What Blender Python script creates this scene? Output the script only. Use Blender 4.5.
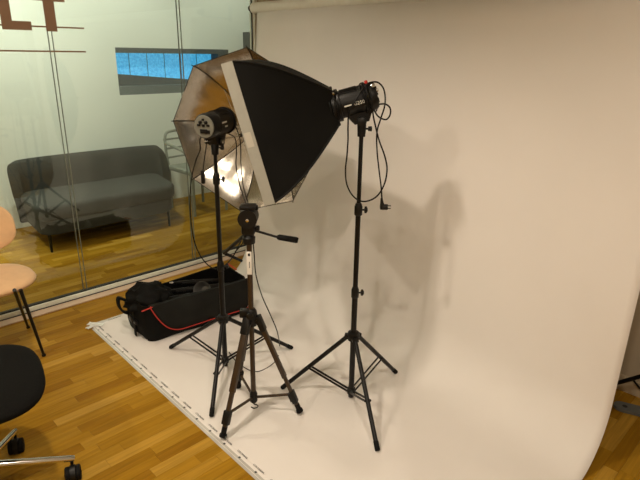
import bpy, bmesh, math, random
from mathutils import Vector, Matrix, noise
random.seed(7)
V = Vector
for o in list(bpy.data.objects):
    bpy.data.objects.remove(o)
scn = bpy.context.scene
COL = scn.collection

# ------------------------------------------------------------------ camera
FPX, CX, CY, H = 539.55, 320.0, 240.0, 1.6
def _dir(dx, dy):
    return V((dx, dy, FPX)).normalized()
_Xc = _dir(895 - CX, 62.6 - CY)
_Zc = -_dir(295 - CX, 1800 - CY)
_Xc = (_Xc - _Zc * _Xc.dot(_Zc)).normalized()
_Yc = _Zc.cross(_Xc)
def cam2world(c):
    return V((_Xc.dot(c), _Yc.dot(c), _Zc.dot(c)))
cam_data = bpy.data.cameras.new('camera')
cam_data.sensor_width = 36.0
cam_data.lens = FPX / 640.0 * 36.0
cam_data.clip_start = 0.05
cam = bpy.data.objects.new('camera', cam_data)
COL.objects.link(cam)
_r, _u, _b = cam2world(V((1, 0, 0))), cam2world(V((0, -1, 0))), cam2world(V((0, 0, -1)))
cam.matrix_world = Matrix(((_r.x, _u.x, _b.x, 0), (_r.y, _u.y, _b.y, 0), (_r.z, _u.z, _b.z, H), (0, 0, 0, 1)))
scn.camera = cam
def ray(x, y):
    return cam2world(V(((x - CX) / FPX, (y - CY) / FPX, 1.0)))
def at_z(x, y, z=0.0):
    r = ray(x, y); t = (z - H) / r.z
    return V((0, 0, H)) + r * t
def at_y(x, y, Y):
    r = ray(x, y); return V((0, 0, H)) + r * (Y / r.y)
def at_x(x, y, X):
    r = ray(x, y); return V((0, 0, H)) + r * (X / r.x)
def at_v(x, y, P, off=0.0):
    """point of the pixel's ray in the upright plane through P that faces the view direction"""
    n = V((.707, .707, 0)); r = ray(x, y)
    t = (n.dot(V(P)) + off) / n.dot(r)
    return V((0, 0, H)) + r * t

# ------------------------------------------------------------------ world, exposure
w = bpy.data.worlds.new('world'); scn.world = w
w.use_nodes = True
w.node_tree.nodes['Background'].inputs[0].default_value = (0.9, 0.92, 1.0, 1)
w.node_tree.nodes['Background'].inputs[1].default_value = 0.15
scn.view_settings.view_transform = 'Standard'
scn.view_settings.look = 'None'
scn.view_settings.gamma = 1.0
scn.view_settings.use_curve_mapping = False
scn.view_settings.exposure = 0.0

WARM = (1.0, 0.85, 0.68)
WARM2 = (0.95, 1.0, 0.84)
CEIL = 2.7
# ceiling downlights: x, y, watts, colour, cone degrees
DOWNLIGHTS = [
    (0.50, 1.70, 25, WARM, 132),
    (0.60, -0.10, 21, WARM, 152),
    (-1.1, 1.70, 22, WARM, 165),
    (-1.1, -0.10, 23, WARM, 165),
    (1.15, 2.75, 8, WARM, 130),
]
DOWNLIGHTS_FAR = [
    (0.3, 4.35, 34, WARM2, 120, 46),
    (1.8, 4.35, 27, WARM2, 120, 46),
    (3.7, 4.35, 13, WARM2, 120, 46),
]

# ------------------------------------------------------------------ materials
MATS = {}
def mat(name, col, rough=.5, metal=0.0, noise_amt=0.0, noise_scale=30.0, bump=0.0, bump_scale=200.0,
        coat=0.0, spec=0.5, emit=None, emit_s=0.0, sheen=0.0):
    if name in MATS: return MATS[name]
    m = bpy.data.materials.new(name); m.use_nodes = True
    nt = m.node_tree; b = nt.nodes['Principled BSDF']
    c = (*col, 1) if len(col) == 3 else col
    b.inputs['Base Color'].default_value = c
    b.inputs['Roughness'].default_value = rough
    b.inputs['Metallic'].default_value = metal
    b.inputs['Specular IOR Level'].default_value = spec
    b.inputs['Coat Weight'].default_value = coat
    b.inputs['Sheen Weight'].default_value = sheen
    if emit:
        b.inputs['Emission Color'].default_value = (*emit, 1)
        b.inputs['Emission Strength'].default_value = emit_s
    tc = nt.nodes.new('ShaderNodeTexCoord')
    if noise_amt > 0:
        n = nt.nodes.new('ShaderNodeTexNoise'); n.inputs['Scale'].default_value = noise_scale
        n.inputs['Detail'].default_value = 4
        nt.links.new(tc.outputs['Object'], n.inputs['Vector'])
        mx = nt.nodes.new('ShaderNodeMix'); mx.data_type = 'RGBA'; mx.blend_type = 'MULTIPLY'
        mx.inputs['Factor'].default_value = 1.0
        rp = nt.nodes.new('ShaderNodeMapRange')
        rp.inputs['From Min'].default_value = .3; rp.inputs['From Max'].default_value = .7
        rp.inputs['To Min'].default_value = 1 - noise_amt; rp.inputs['To Max'].default_value = 1 + noise_amt
        nt.links.new(n.outputs['Fac'], rp.inputs['Value'])
        cb = nt.nodes.new('ShaderNodeCombineColor')
        for k in range(3): nt.links.new(rp.outputs['Result'], cb.inputs[k])
        mx.inputs['A'].default_value = c
        nt.links.new(cb.outputs['Color'], mx.inputs['B'])
        nt.links.new(mx.outputs['Result'], b.inputs['Base Color'])
    if bump > 0:
        n2 = nt.nodes.new('ShaderNodeTexNoise'); n2.inputs['Scale'].default_value = bump_scale
        n2.inputs['Detail'].default_value = 3
        nt.links.new(tc.outputs['Object'], n2.inputs['Vector'])
        bp = nt.nodes.new('ShaderNodeBump'); bp.inputs['Strength'].default_value = bump
        bp.inputs['Distance'].default_value = .002
        nt.links.new(n2.outputs['Fac'], bp.inputs['Height'])
        nt.links.new(bp.outputs['Normal'], b.inputs['Normal'])
    MATS[name] = m
    return m

def mat_planks():
    m = bpy.data.materials.new('oak_strip'); m.use_nodes = True
    nt = m.node_tree; N = nt.nodes; L = nt.links; b = N['Principled BSDF']
    oi = N.new('ShaderNodeObjectInfo'); ge = N.new('ShaderNodeNewGeometry')
    add = N.new('ShaderNodeMath'); add.operation = 'ADD'
    L.new(oi.outputs['Random'], add.inputs[0]); L.new(ge.outputs['Random Per Island'], add.inputs[1])
    fr = N.new('ShaderNodeMath'); fr.operation = 'FRACT'; L.new(add.outputs[0], fr.inputs[0])
    cr = N.new('ShaderNodeValToRGB'); e = cr.color_ramp.elements
    e[0].position = 0; e[0].color = (.275, .130, .008, 1)
    e[1].position = 1; e[1].color = (.50, .29, .048, 1)
    k = e.new(.35); k.color = (.34, .175, .012, 1)
    k = e.new(.75); k.color = (.395, .212, .019, 1)
    L.new(fr.outputs[0], cr.inputs['Fac'])
    mp = N.new('ShaderNodeMapping'); mp.inputs['Scale'].default_value = (2.5, 45, 10)
    L.new(ge.outputs['Position'], mp.inputs['Vector'])
    ofs = N.new('ShaderNodeVectorMath'); ofs.operation = 'ADD'
    sc = N.new('ShaderNodeMath'); sc.operation = 'MULTIPLY'; sc.inputs[1].default_value = 37
    L.new(fr.outputs[0], sc.inputs[0])
    L.new(mp.outputs['Vector'], ofs.inputs[0]); L.new(sc.outputs[0], ofs.inputs[1])
    n = N.new('ShaderNodeTexNoise'); n.inputs['Scale'].default_value = 1.6; n.inputs['Detail'].default_value = 5
    n.inputs['Distortion'].default_value = .6
    L.new(ofs.outputs[0], n.inputs['Vector'])
    rp = N.new('ShaderNodeMapRange'); rp.inputs['From Min'].default_value = .3; rp.inputs['From Max'].default_value = .7
    rp.inputs['To Min'].default_value = .80; rp.inputs['To Max'].default_value = 1.12
    L.new(n.outputs['Fac'], rp.inputs['Value'])
    cb = N.new('ShaderNodeCombineColor')
    for q in range(3): L.new(rp.outputs['Result'], cb.inputs[q])
    mx = N.new('ShaderNodeMix'); mx.data_type = 'RGBA'; mx.blend_type = 'MULTIPLY'; mx.inputs['Factor'].default_value = 1
    L.new(cr.outputs['Color'], mx.inputs['A']); L.new(cb.outputs['Color'], mx.inputs['B'])
    L.new(mx.outputs['Result'], b.inputs['Base Color'])
    b.inputs['Roughness'].default_value = .4
    b.inputs['Specular IOR Level'].default_value = .05
    return m

def mat_glass():
    m = bpy.data.materials.new('clear_glass'); m.use_nodes = True
    nt = m.node_tree; N = nt.nodes; L = nt.links
    N.remove(N['Principled BSDF']); out = N['Material Output']
    tr = N.new('ShaderNodeBsdfTransparent'); tr.inputs[0].default_value = (.965, .985, .965, 1)
    gl = N.new('ShaderNodeBsdfGlossy'); gl.inputs['Roughness'].default_value = 0.0
    gl.inputs['Color'].default_value = (.9, .95, .9, 1)
    lw = N.new('ShaderNodeLayerWeight'); lw.inputs['Blend'].default_value = .5
    pw = N.new('ShaderNodeMath'); pw.operation = 'POWER'; pw.inputs[1].default_value = 4.0
    L.new(lw.outputs['Facing'], pw.inputs[0])
    ma = N.new('ShaderNodeMath'); ma.operation = 'MULTIPLY_ADD'
    ma.inputs[1].default_value = .7; ma.inputs[2].default_value = .05
    L.new(pw.outputs[0], ma.inputs[0])
    mx = N.new('ShaderNodeMixShader')
    L.new(ma.outputs[0], mx.inputs[0]); L.new(tr.outputs[0], mx.inputs[1]); L.new(gl.outputs[0], mx.inputs[2])
    L.new(mx.outputs[0], out.inputs['Surface'])
    return m

def mat_blue_pane():
    m = bpy.data.materials.new('frosted_blue_daylight'); m.use_nodes = True
    nt = m.node_tree; N = nt.nodes; L = nt.links; b = N['Principled BSDF']
    tc = N.new('ShaderNodeTexCoord')
    n = N.new('ShaderNodeTexNoise'); n.inputs['Scale'].default_value = 60; n.inputs['Detail'].default_value = 3
    L.new(tc.outputs['Object'], n.inputs['Vector'])
    cr = N.new('ShaderNodeValToRGB'); e = cr.color_ramp.elements
    e[0].position = .38; e[0].color = (.03, .27, .52, 1)
    e[1].position = .72; e[1].color = (.11, .48, .74, 1)
    L.new(n.outputs['Fac'], cr.inputs['Fac'])
    b.inputs['Base Color'].default_value = (.05, .2, .4, 1)
    L.new(cr.outputs['Color'], b.inputs['Emission Color'])
    b.inputs['Emission Strength'].default_value = 1.15
    return m

OAK = mat_planks()
GLASS = mat_glass()
BLUE = mat_blue_pane()
M_PAPER = mat('backdrop_white_paper', (.80, .765, .73), .62, spec=.3, noise_amt=.015, noise_scale=3, bump=.05, bump_scale=60)
M_WALL = mat('warm_white_wall', (.66, .62, .53), .85, bump=.1, bump_scale=300)
M_WALLFAR = mat('pale_green_white_wall', (.80, .83, .76), .85, bump=.1, bump_scale=300)
M_CEIL = mat('ceiling_white', (.8, .79, .76), .9, bump=.08, bump_scale=250)
M_WHITE = mat('white_paint', (.80, .80, .74), .45, noise_amt=.02)
M_SILL = mat('beige_threshold', (.62, .46, .34), .55, noise_amt=.06, noise_scale=14)
M_TRACK = mat('pale_aluminium_track', (.80, .83, .73), .5, .0, noise_amt=.03)
M_SEAL = mat('dark_seal', (.018, .02, .018), .6, noise_amt=.1)
M_JOINT = mat('joint_seal_line', (.20, .21, .17), .5, noise_amt=.1)
M_VINYL = mat('copper_brown_vinyl', (.27, .16, .095), .55, noise_amt=.05, noise_scale=10)
M_BLACK = mat('black_plastic', (.0065, .0065, .006), .42, spec=.3, noise_amt=.15, bump=.08)
M_BLACKMET = mat('black_painted_steel', (.005, .005, .0048), .36, .0, spec=.3, noise_amt=.12)
M_RUBBER = mat('black_rubber', (.005, .005, .0048), .75, spec=.2, bump=.1)
M_CABLE = mat('black_cable', (.005, .005, .0048), .5, spec=.25, noise_amt=.1)
M_FABRIC = mat('black_softbox_fabric', (.0042, .0044, .0038), .6, spec=.16, noise_amt=.2, noise_scale=6, bump=.25, bump_scale=25)
M_WHITEFAB = mat('white_band_fabric', (.36, .36, .315), .8, bump=.2, bump_scale=120, noise_amt=.04)
M_PATCH = mat('pale_patch', (.50, .48, .41), .8, noise_amt=.03)
M_SILVER = mat('silver_reflective_fabric', (.54, .51, .45), .24, 1.0, bump=.4, bump_scale=40, noise_amt=.05)
M_CHROME = mat('chrome', (.72, .71, .69), .16, 1.0, noise_amt=.02)
M_BRONZE = mat('bronze_anodised_tube', (.042, .024, .010), .4, .1, noise_amt=.1)
M_TAG = mat('white_paper_tag', (.82, .80, .75), .7, noise_amt=.02)
M_INK = mat('black_ink', (.02, .02, .022), .7, noise_amt=.1)
M_PANEL = mat('grey_control_panel', (.20, .20, .165), .5, noise_amt=.06)
M_LOGO = mat('pale_print', (.62, .62, .56), .5, noise_amt=.05)
M_RED = mat('red_piping', (.50, .028, .015), .6, noise_amt=.12)
M_REDB = mat('red_button', (.6, .03, .02), .4, noise_amt=.05)
M_BAG = mat('black_nylon', (.0045, .0046, .004), .75, spec=.14, noise_amt=.2, noise_scale=10, bump=.3, bump_scale=70)
M_BAGIN = mat('black_bag_lining', (.005, .005, .005), .85, noise_amt=.2, bump=.2)
M_PEACH = mat('peach_upholstery', (.72, .46, .245), .75, sheen=.2, noise_amt=.05, noise_scale=20, bump=.15, bump_scale=350)
M_SEATBLK = mat('black_seat_fabric', (.005, .0048, .0042), .9, spec=.12, noise_amt=.25, noise_scale=120, bump=.3, bump_scale=500)
M_SOFA = mat('grey_felt', (.034, .036, .031), .9, noise_amt=.1, noise_scale=60, bump=.2, bump_scale=500)
M_PALEWOOD = mat('pale_grey_frame', (.23, .245, .20), .5, noise_amt=.06)
M_GREYDK = mat('dark_grey_frame', (.10, .115, .115), .6, noise_amt=.08)
M_GREYMID = mat('mid_grey_sill', (.16, .19, .19), .6, noise_amt=.06)
M_GREYFOOT = mat('slate_grey_metal', (.13, .14, .135), .5, .1, noise_amt=.08, bump=.05)
M_TAPE = mat('clear_tape', (.80, .79, .74), .12, spec=.8, coat=.4, noise_amt=.04)
M_LAMP = mat('lamp_diffuser', (.9, .9, .9), .5, emit=(1, .85, .62), emit_s=6)
M_SUBFLOOR = mat('dark_subfloor', (.06, .035, .015), .8, noise_amt=.1)

# ------------------------------------------------------------------ mesh helpers
def basis(d):
    d = V(d).normalized()
    a = V((0, 0, 1)) if abs(d.z) < .95 else V((1, 0, 0))
    x = a.cross(d).normalized(); y = d.cross(x)
    return x, y, d
def tube(bm, pts, r, seg=8, caps=True):
    pts = [V(p) for p in pts]
    n = len(pts); rs = r if isinstance(r, (list, tuple)) else [r] * n
    rings = []; x = None
    for i, p in enumerate(pts):
        if i == 0: d = pts[1] - p
        elif i == n - 1: d = p - pts[i - 1]
        else: d = (pts[i + 1] - p).normalized() + (p - pts[i - 1]).normalized()
        if d.length < 1e-9: d = V((0, 0, 1))
        d.normalize()
        if x is None: x = basis(d)[0]
        x = (x - d * x.dot(d))
        if x.length < 1e-6: x = basis(d)[0]
        x.normalize(); y = d.cross(x)
        rings.append([bm.verts.new(p + (x * math.cos(2 * math.pi * k / seg) + y * math.sin(2 * math.pi * k / seg)) * rs[i]) for k in range(seg)])
    for a, b in zip(rings, rings[1:]):
        for k in range(seg):
            bm.faces.new((a[k], a[(k + 1) % seg], b[(k + 1) % seg], b[k]))
    if caps:
        bm.faces.new(rings[0][::-1]); bm.faces.new(rings[-1])
    return bm
def lathe(bm, o, axis, prof, seg=20):
    x, y, d = basis(axis); o = V(o); rings = []
    for t, r in prof:
        r = max(r, 1e-4)
        rings.append([bm.verts.new(o + d * t + (x * math.cos(2 * math.pi * k / seg) + y * math.sin(2 * math.pi * k / seg)) * r) for k in range(seg)])
    for a, b in zip(rings, rings[1:]):
        for k in range(seg):
            bm.faces.new((a[k], a[(k + 1) % seg], b[(k + 1) % seg], b[k]))
    bm.faces.new(rings[0][::-1]); bm.faces.new(rings[-1])
    return bm
def obox(bm, c, ax, ay, az, sx, sy, sz, bev=0.0):
    """box with centre c, axes and full sizes"""
    c = V(c); ax, ay, az = V(ax).normalized(), V(ay).normalized(), V(az).normalized()
    b2 = bmesh.new(); bmesh.ops.create_cube(b2, size=1)
    bmesh.ops.scale(b2, vec=(sx, sy, sz), verts=b2.verts)
    if bev > 0:
        bmesh.ops.bevel(b2, geom=b2.edges[:], offset=bev, segments=2, profile=.5, affect='EDGES')
    m = Matrix(((ax.x, ay.x, az.x, c.x), (ax.y, ay.y, az.y, c.y), (ax.z, ay.z, az.z, c.z), (0, 0, 0, 1)))
    bmesh.ops.transform(b2, matrix=m, verts=b2.verts)
    merge(bm, b2); b2.free()
    return bm
def box(bm, lo, hi, bev=0.0):
    lo, hi = V(lo), V(hi); s = hi - lo
    return obox(bm, (lo + hi) / 2, (1, 0, 0), (0, 1, 0), (0, 0, 1), s.x, s.y, s.z, bev)
def merge(bm, b2):
    vm = {}
    for v in b2.verts: vm[v] = bm.verts.new(v.co)
    for f_ in b2.faces:
        try: bm.faces.new([vm[v] for v in f_.verts])
        except ValueError: pass
def prism(bm, pts, d):
    """polygon pts (3-D) pushed along vector d"""
    a = [bm.verts.new(V(p)) for p in pts]; b = [bm.verts.new(V(p) + V(d)) for p in pts]
    n = len(a)
    bm.faces.new(a); bm.faces.new(b[::-1])
    for k in range(n): bm.faces.new((a[k], b[k], b[(k + 1) % n], a[(k + 1) % n]))
    return bm
def spline(pts, n=8, closed=False):
    P = [V(p) for p in pts]; out = []
    m = len(P); rng = range(m if closed else m - 1)
    for i in rng:
        if closed: p0, p1, p2, p3 = P[(i - 1) % m], P[i], P[(i + 1) % m], P[(i + 2) % m]
        else:
            p1, p2 = P[i], P[i + 1]
            p0 = P[i - 1] if i > 0 else p1 * 2 - p2
            p3 = P[i + 2] if i + 2 < m else p2 * 2 - p1
        for k in range(n):
            t = k / n
            out.append(.5 * ((2 * p1) + (p2 - p0) * t + (2 * p0 - 5 * p1 + 4 * p2 - p3) * t * t + (3 * p1 - p0 - 3 * p2 + p3) * t ** 3))
    if not closed: out.append(P[-1])
    return out
def grid(bm, rows, closed_u=False):
    vs = [[bm.verts.new(p) for p in r] for r in rows]
    for a, b in zip(vs, vs[1:]):
        n = len(a)
        for k in range(n if closed_u else n - 1):
            bm.faces.new((a[k], a[(k + 1) % n], b[(k + 1) % n], b[k]))
    return vs
def thicken(bm, t):
    bmesh.ops.recalc_face_normals(bm, faces=bm.faces[:])
    bmesh.ops.solidify(bm, geom=bm.faces[:], thickness=t)

# ------------------------------------------------------------------ object helpers
def link_mesh(name, bm, m, parent=None, loc=None, smooth=40):
    base = V((0, 0, 0))
    if loc is not None: base = V(loc)
    bmesh.ops.recalc_face_normals(bm, faces=bm.faces[:])
    if base.length > 0: bmesh.ops.translate(bm, vec=-base, verts=bm.verts)
    me = bpy.data.meshes.new(name); bm.to_mesh(me); bm.free()
    me.materials.append(m)
    if smooth:
        for p in me.polygons: p.use_smooth = True
        me.set_sharp_from_angle(angle=math.radians(smooth))
    o = bpy.data.objects.new(name, me); COL.objects.link(o)
    if parent is not None: o.parent = parent
    else: o.location = base
    return o
def tag(o, label, cat, group=None):
    o['label'] = label; o['category'] = cat
    if group: o['group'] = group
    return o
class Thing:
    """an Empty at the thing's base; parts are given in world coordinates"""
    def __init__(self, name, loc, label=None, cat=None, group=None, structure=False):
        self.loc = V(loc)
        self.e = bpy.data.objects.new(name, None); COL.objects.link(self.e)
        self.e.location = self.loc; self.e.empty_display_size = .1
        if structure: self.e['kind'] = 'structure'
        if label: tag(self.e, label, cat, group)
    def part(self, name, bm, m, under=None, label=None, smooth=40):
        o = link_mesh(name, bm, m, under or self.e, self.loc, smooth)
        if label: o['label'] = label
        return o
def one(name, bm, m, base, label, cat, group=None, smooth=40):
    return tag(link_mesh(name, bm, m, None, base, smooth), label, cat, group)
def structure(name, bm, m, parent=None):
    o = link_mesh(name, bm, m, parent, None, 0)
    o['kind'] = 'structure'
    return o
def text_bm(txt, size, origin, xdir, ydir, depth=.0006, align='CENTER'):
    cu = bpy.data.curves.new('txt', 'FONT'); cu.body = txt; cu.size = size
    cu.align_x = align; cu.align_y = 'CENTER'; cu.extrude = depth; cu.resolution_u = 2
    o = bpy.data.objects.new('txt', cu); COL.objects.link(o)
    dg = bpy.context.evaluated_depsgraph_get(); dg.update()
    me = bpy.data.meshes.new_from_object(o.evaluated_get(dg))
    bpy.data.objects.remove(o); bpy.data.curves.remove(cu)
    bm = bmesh.new(); bm.from_mesh(me); bpy.data.meshes.remove(me)
    x, y = V(xdir).normalized(), V(ydir).normalized(); z = x.cross(y)
    m = Matrix(((x.x, y.x, z.x, origin[0]), (x.y, y.y, z.y, origin[1]), (x.z, y.z, z.z, origin[2]), (0, 0, 0, 1)))
    bmesh.ops.transform(bm, matrix=m, verts=bm.verts)
    return bm

# ================================================================== THE SETTING
GY = 3.5285          # glass wall plane
BW = 2.775           # wall behind the backdrop
FARY = 5.42          # far wall beyond the glass
X0, Y0, X1 = -2.3, -1.7, 5.2

# ---- floor: slab + strips
floor_bm = bmesh.new(); box(floor_bm, (X0 - .1, Y0 - .1, -.12), (X1 + .1, FARY + .5, -.012))
floor = structure('floor', floor_bm, M_SUBFLOOR)
unit = bmesh.new(); box(unit, (0, 0, -1), (1, 1, 0))
pm = bpy.data.meshes.new('plank'); unit.to_mesh(pm); unit.free(); pm.materials.append(OAK)
rest = bmesh.new()
PW = .058
def in_view(x0, x1, y0, y1):
    """does the strip show (near-side floor left of the paper, floor beyond the glass, or right corner)?"""
    for q in range(7):
        px = x0 + (x1 - x0) * q / 6; py = (y0 + y1) / 2
        r = V((px, py, -H)); c = V((r.dot(_r), -r.dot(_u), -r.dot(_b)))
        if c.z < .1: continue
        ix, iy = CX + FPX * c.x / c.z, CY + FPX * c.y / c.z
        if not (-12 < ix < 652 and -5 < iy < 490): continue
        if py > GY and ix < 250 and iy > 205: return True
        if py < GY and (px < 1.09 or py > 3.06) and ix < 262: return True
        if py < .56 and px > 1.7 and ix > 575: return True
    return False
row = 0; y = Y0; nb = 0
while y < FARY:
    x = X0 - random.random() * .4
    while x < X1:
        ln = random.choice((.24, .30, .36, .42, .48, .55))
        xa, xb = max(x, X0), min(x + ln, X1)
        if xb - xa > .02:
            yb = min(y + PW, FARY)
            dz = -random.random() * .0005
            if in_view(xa, xb, y, yb) and nb < 300:
                o = bpy.data.objects.new('plank', pm); COL.objects.link(o); o.parent = floor
                o.location = (xa + .0004, y + .0004, dz); o.scale = (xb - xa - .0008, yb - y - .0008, .0125); nb += 1
            else:
                box(rest, (xa + .0004, y + .0004, -.0125), (xb - .0004, yb - .0004, dz))
        x += ln
    y += PW; row += 1
fr_ = link_mesh('plank_field', rest, OAK, floor, None, 0); fr_['kind'] = 'stuff'

# ---- ceiling and walls
b_ = bmesh.new(); box(b_, (X0 - .1, Y0 - .1, CEIL), (X1 + .1, FARY + .5, CEIL + .1)); structure('ceiling', b_, M_CEIL)
b_ = bmesh.new(); box(b_, (BW, Y0, 0), (BW + .14, GY + .06, CEIL)); structure('wall_back', b_, mat('tan_wall', (.47, .39, .28), .85, bump=.1, bump_scale=300))
b_ = bmesh.new(); box(b_, (X0, Y0 - .1, 0), (X1, Y0, CEIL)); structure('wall_right', b_, M_WALL)
b_ = bmesh.new(); box(b_, (X0 - .1, Y0, 0), (X0, FARY, CEIL)); structure('wall_front', b_, M_WALL)
b_ = bmesh.new(); box(b_, (BW - .016, Y0, 0), (BW, GY - .1, .075)); box(b_, (BW - .010, Y0, .075), (BW, GY - .1, .082))
structure('baseboard_back', b_, mat('beige_baseboard', (.52, .43, .30), .5, noise_amt=.05))
b_ = bmesh.new(); box(b_, (X1, Y0, 0), (X1 + .1, FARY + .4, CEIL)); structure('wall_far_side', b_, M_WALLFAR)

# far wall with the slot window opening
WX0, WX1, WZ0, WZ1 = 2.52, 3.87, 1.17, 1.625
b_ = bmesh.new()
box(b_, (X0, FARY, 0), (WX0, FARY + .12, CEIL)); box(b_, (WX1, FARY, 0), (X1, FARY + .12, CEIL))
box(b_, (WX0, FARY, 0), (WX1, FARY + .12, WZ0)); box(b_, (WX0, FARY, WZ1), (WX1, FARY + .12, CEIL))
structure('wall_far', b_, M_WALLFAR)
win = Thing('window_1', (WX0, FARY, WZ0), structure=True)
b_ = bmesh.new()
box(b_, (WX0, FARY + .0, WZ1 - .05), (WX1, FARY + .14, WZ1)); box(b_, (WX1 - .14, FARY + .0, WZ0), (WX1, FARY + .14, WZ1 - .05))
win.part('window_frame', b_, M_GREYDK, smooth=0)
b_ = bmesh.new(); box(b_, (WX0, FARY - .0, WZ0), (WX1 - .14, FARY + .135, WZ0 + .085)); win.part('window_sill', b_, M_GREYMID, smooth=0)
b_ = bmesh.new()
prism(b_, [(WX0, FARY + .10, WZ0 + .085), (WX1 - .14, FARY + .10, WZ0 + .085), (WX1 - .14, FARY + .10, WZ0 + .085 + .02), (WX0, FARY + .10, WZ0 + .205)], (0, .03, 0))
win.part('sloping_rail', b_, M_GREYDK, smooth=0)
npn = 6; pw_ = (WX1 - .14 - WX0) / npn
for k in range(npn):
    b_ = bmesh.new(); box(b_, (WX0 + k * pw_ + .004, FARY + .14, WZ0), (WX0 + (k + 1) * pw_ - .004, FARY + .15, WZ1), .002)
    win.part('pane', b_, BLUE, smooth=0)
b_ = bmesh.new()
for k in range(npn + 1): box(b_, (WX0 + k * pw_ - .004, FARY + .142, WZ0), (WX0 + k * pw_ + .004, FARY + .156, WZ1))
box(b_, (WX0 - .05, FARY + .156, WZ0 - .05), (WX1 + .05, FARY + .17, WZ1 + .05))
win.part('glazing_bars', b_, mat('blue_grey_bar', (.05, .16, .30), .5, noise_amt=.1), smooth=0)

# ---- glass wall
gw = Thing('wall_left', (X0, GY, 0), structure=True)
joints = [1.252 - .863 * 3, 1.252 - .863 * 2, 1.252 - .863, 1.252, 2.115]
edges = [X0] + joints + [2.742]
for a, b in zip(edges, edges[1:]):
    q = bmesh.new(); box(q, (a + .013, GY - .005, .045), (b - .013 if b < 2.7 else b, GY + .005, CEIL - .03))
    gw.part('glass_pane', q, GLASS, smooth=0)
for j in joints:
    q = bmesh.new(); box(q, (j - .013, GY - .006, .045), (j - .0105, GY + .006, CEIL - .03))
    box(q, (j + .0105, GY - .006, .045), (j + .013, GY + .006, CEIL - .03))
    gw.part('joint_edge', q, M_JOINT, smooth=0)
    q = bmesh.new(); box(q, (j - .0105, GY - .004, .045), (j + .0105, GY + .004, CEIL - .03))
    gw.part('joint_seal', q, GLASS, smooth=0)
q = bmesh.new(); box(q, (X0, GY - .025, .002), (2.76, GY + .025, .036), .002); gw.part('floor_track', q, M_TRACK, smooth=0)
q = bmesh.new(); box(q, (X0, GY - .012, .036), (2.76, GY + .012, .046)); box(q, (X0, GY - .034, .0005), (2.76, GY - .0255, .010))
gw.part('gasket', q, M_SEAL, smooth=0)
q = bmesh.new(); box(q, (X0, GY - .105, .0004), (2.76, GY - .0345, .006)); gw.part('threshold_strip', q, M_SILL, smooth=0)
q = bmesh.new(); box(q, (X0, GY - .025, CEIL - .04), (2.76, GY + .025, CEIL - .001)); gw.part('head_track', q, M_TRACK, smooth=0)
q = bmesh.new(); box(q, (2.7425, GY - .007, .046), (2.749, GY + .007, CEIL - .04)); gw.part('end_gasket', q, M_SEAL, smooth=0)
q = bmesh.new(); box(q, (2.7495, GY - .034, .046), (2.774, GY + .03, CEIL - .04)); gw.part('end_post', q, M_WHITE, smooth=0)

# lettering stuck to the glass: the end of a word, L and T, with two fine rules
gf = GY - .0056
def on_glass(px, py): 
    p = at_y(px, py, gf); return V((p.x, gf, p.z))
def glass_poly(name, pts, lab=None):
    q = bmesh.new(); prism(q, pts, (0, -.0005, 0)); return gw.part(name, q, M_VINYL, smooth=0, label=lab)
lz0 = on_glass(20, 30).z; lx0 = on_glass(2.5, 30).x; lx1 = on_glass(12, 21).x; lx2 = on_glass(31.5, 25).x; lz1 = on_glass(25, 21.2).z
top = lz0 + .27
glass_poly('letter', [(lx0, gf, lz0), (lx2, gf, lz0), (lx2, gf, lz1), (lx1, gf, lz1), (lx1, gf, top), (lx0, gf, top)], 'brown letter L on the glass')
tz0 = on_glass(52, 31.5).z; tx0 = on_glass(46.5, 31).x; tx1 = on_glass(57.5, 31).x; tb0 = on_glass(32, 1).x; tb1 = on_glass(64.5, 1).x; tbz = on_glass(45, 1).z
glass_poly('letter', [(tx0, gf, tz0), (tx1, gf, tz0), (tx1, gf, tbz), (tb1, gf, tbz), (tb1, gf, top), (tb0, gf, top), (tb0, gf, tbz), (tx0, gf, tbz)], 'brown letter T on the glass')
for (py, px1) in ((26.5, 84), (51.2, 86)):
    z = on_glass(40, py).z; xe = on_glass(px1, py + .9).x
    glass_poly('rule_line', [(-.6, gf + .0002, z - .0045), (xe, gf + .0002, z - .0045), (xe, gf + .0002, z + .0045), (-.6, gf + .0002, z + .0045)])

# ---- ceiling downlights (each with its lamp)
def downlight(x, y, watts, col, cone, label, tilt=0):
    t = Thing('ceiling_downlight', (x, y, CEIL), label, 'downlight', 'recessed ceiling downlights')
    q = bmesh.new()
    seg = 24; prof = [(-.004, .062), (-.012, .072), (-.010, .095), (0, .098)]
    lathe(q, (x, y, CEIL), (0, 0, 1), prof, seg); t.part('trim_ring', q, M_WHITE)
    q = bmesh.new(); lathe(q, (x, y, CEIL - .0145), (0, 0, 1), [(0, .0), (0, .060), (.002, .060), (.002, 0)], seg)
    t.part('diffuser', q, M_LAMP)
    ld = bpy.data.lights.new('lamp', 'SPOT'); ld.energy = watts * 4; ld.color = col
    ld.spot_size = math.radians(cone); ld.spot_blend = .5; ld.shadow_soft_size = .06
    lo = bpy.data.objects.new('lamp', ld); COL.objects.link(lo); lo.parent = t.e; lo.location = (0, 0, -.03); lo.rotation_euler = (math.radians(tilt), 0, 0)
for d in DOWNLIGHTS: downlight(*d, 'round recessed downlight in the studio ceiling on the camera side of the glass')
for d in DOWNLIGHTS_FAR: downlight(*d[:5], 'round recessed wall-washing downlight in the room beyond the glass', d[5])

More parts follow.
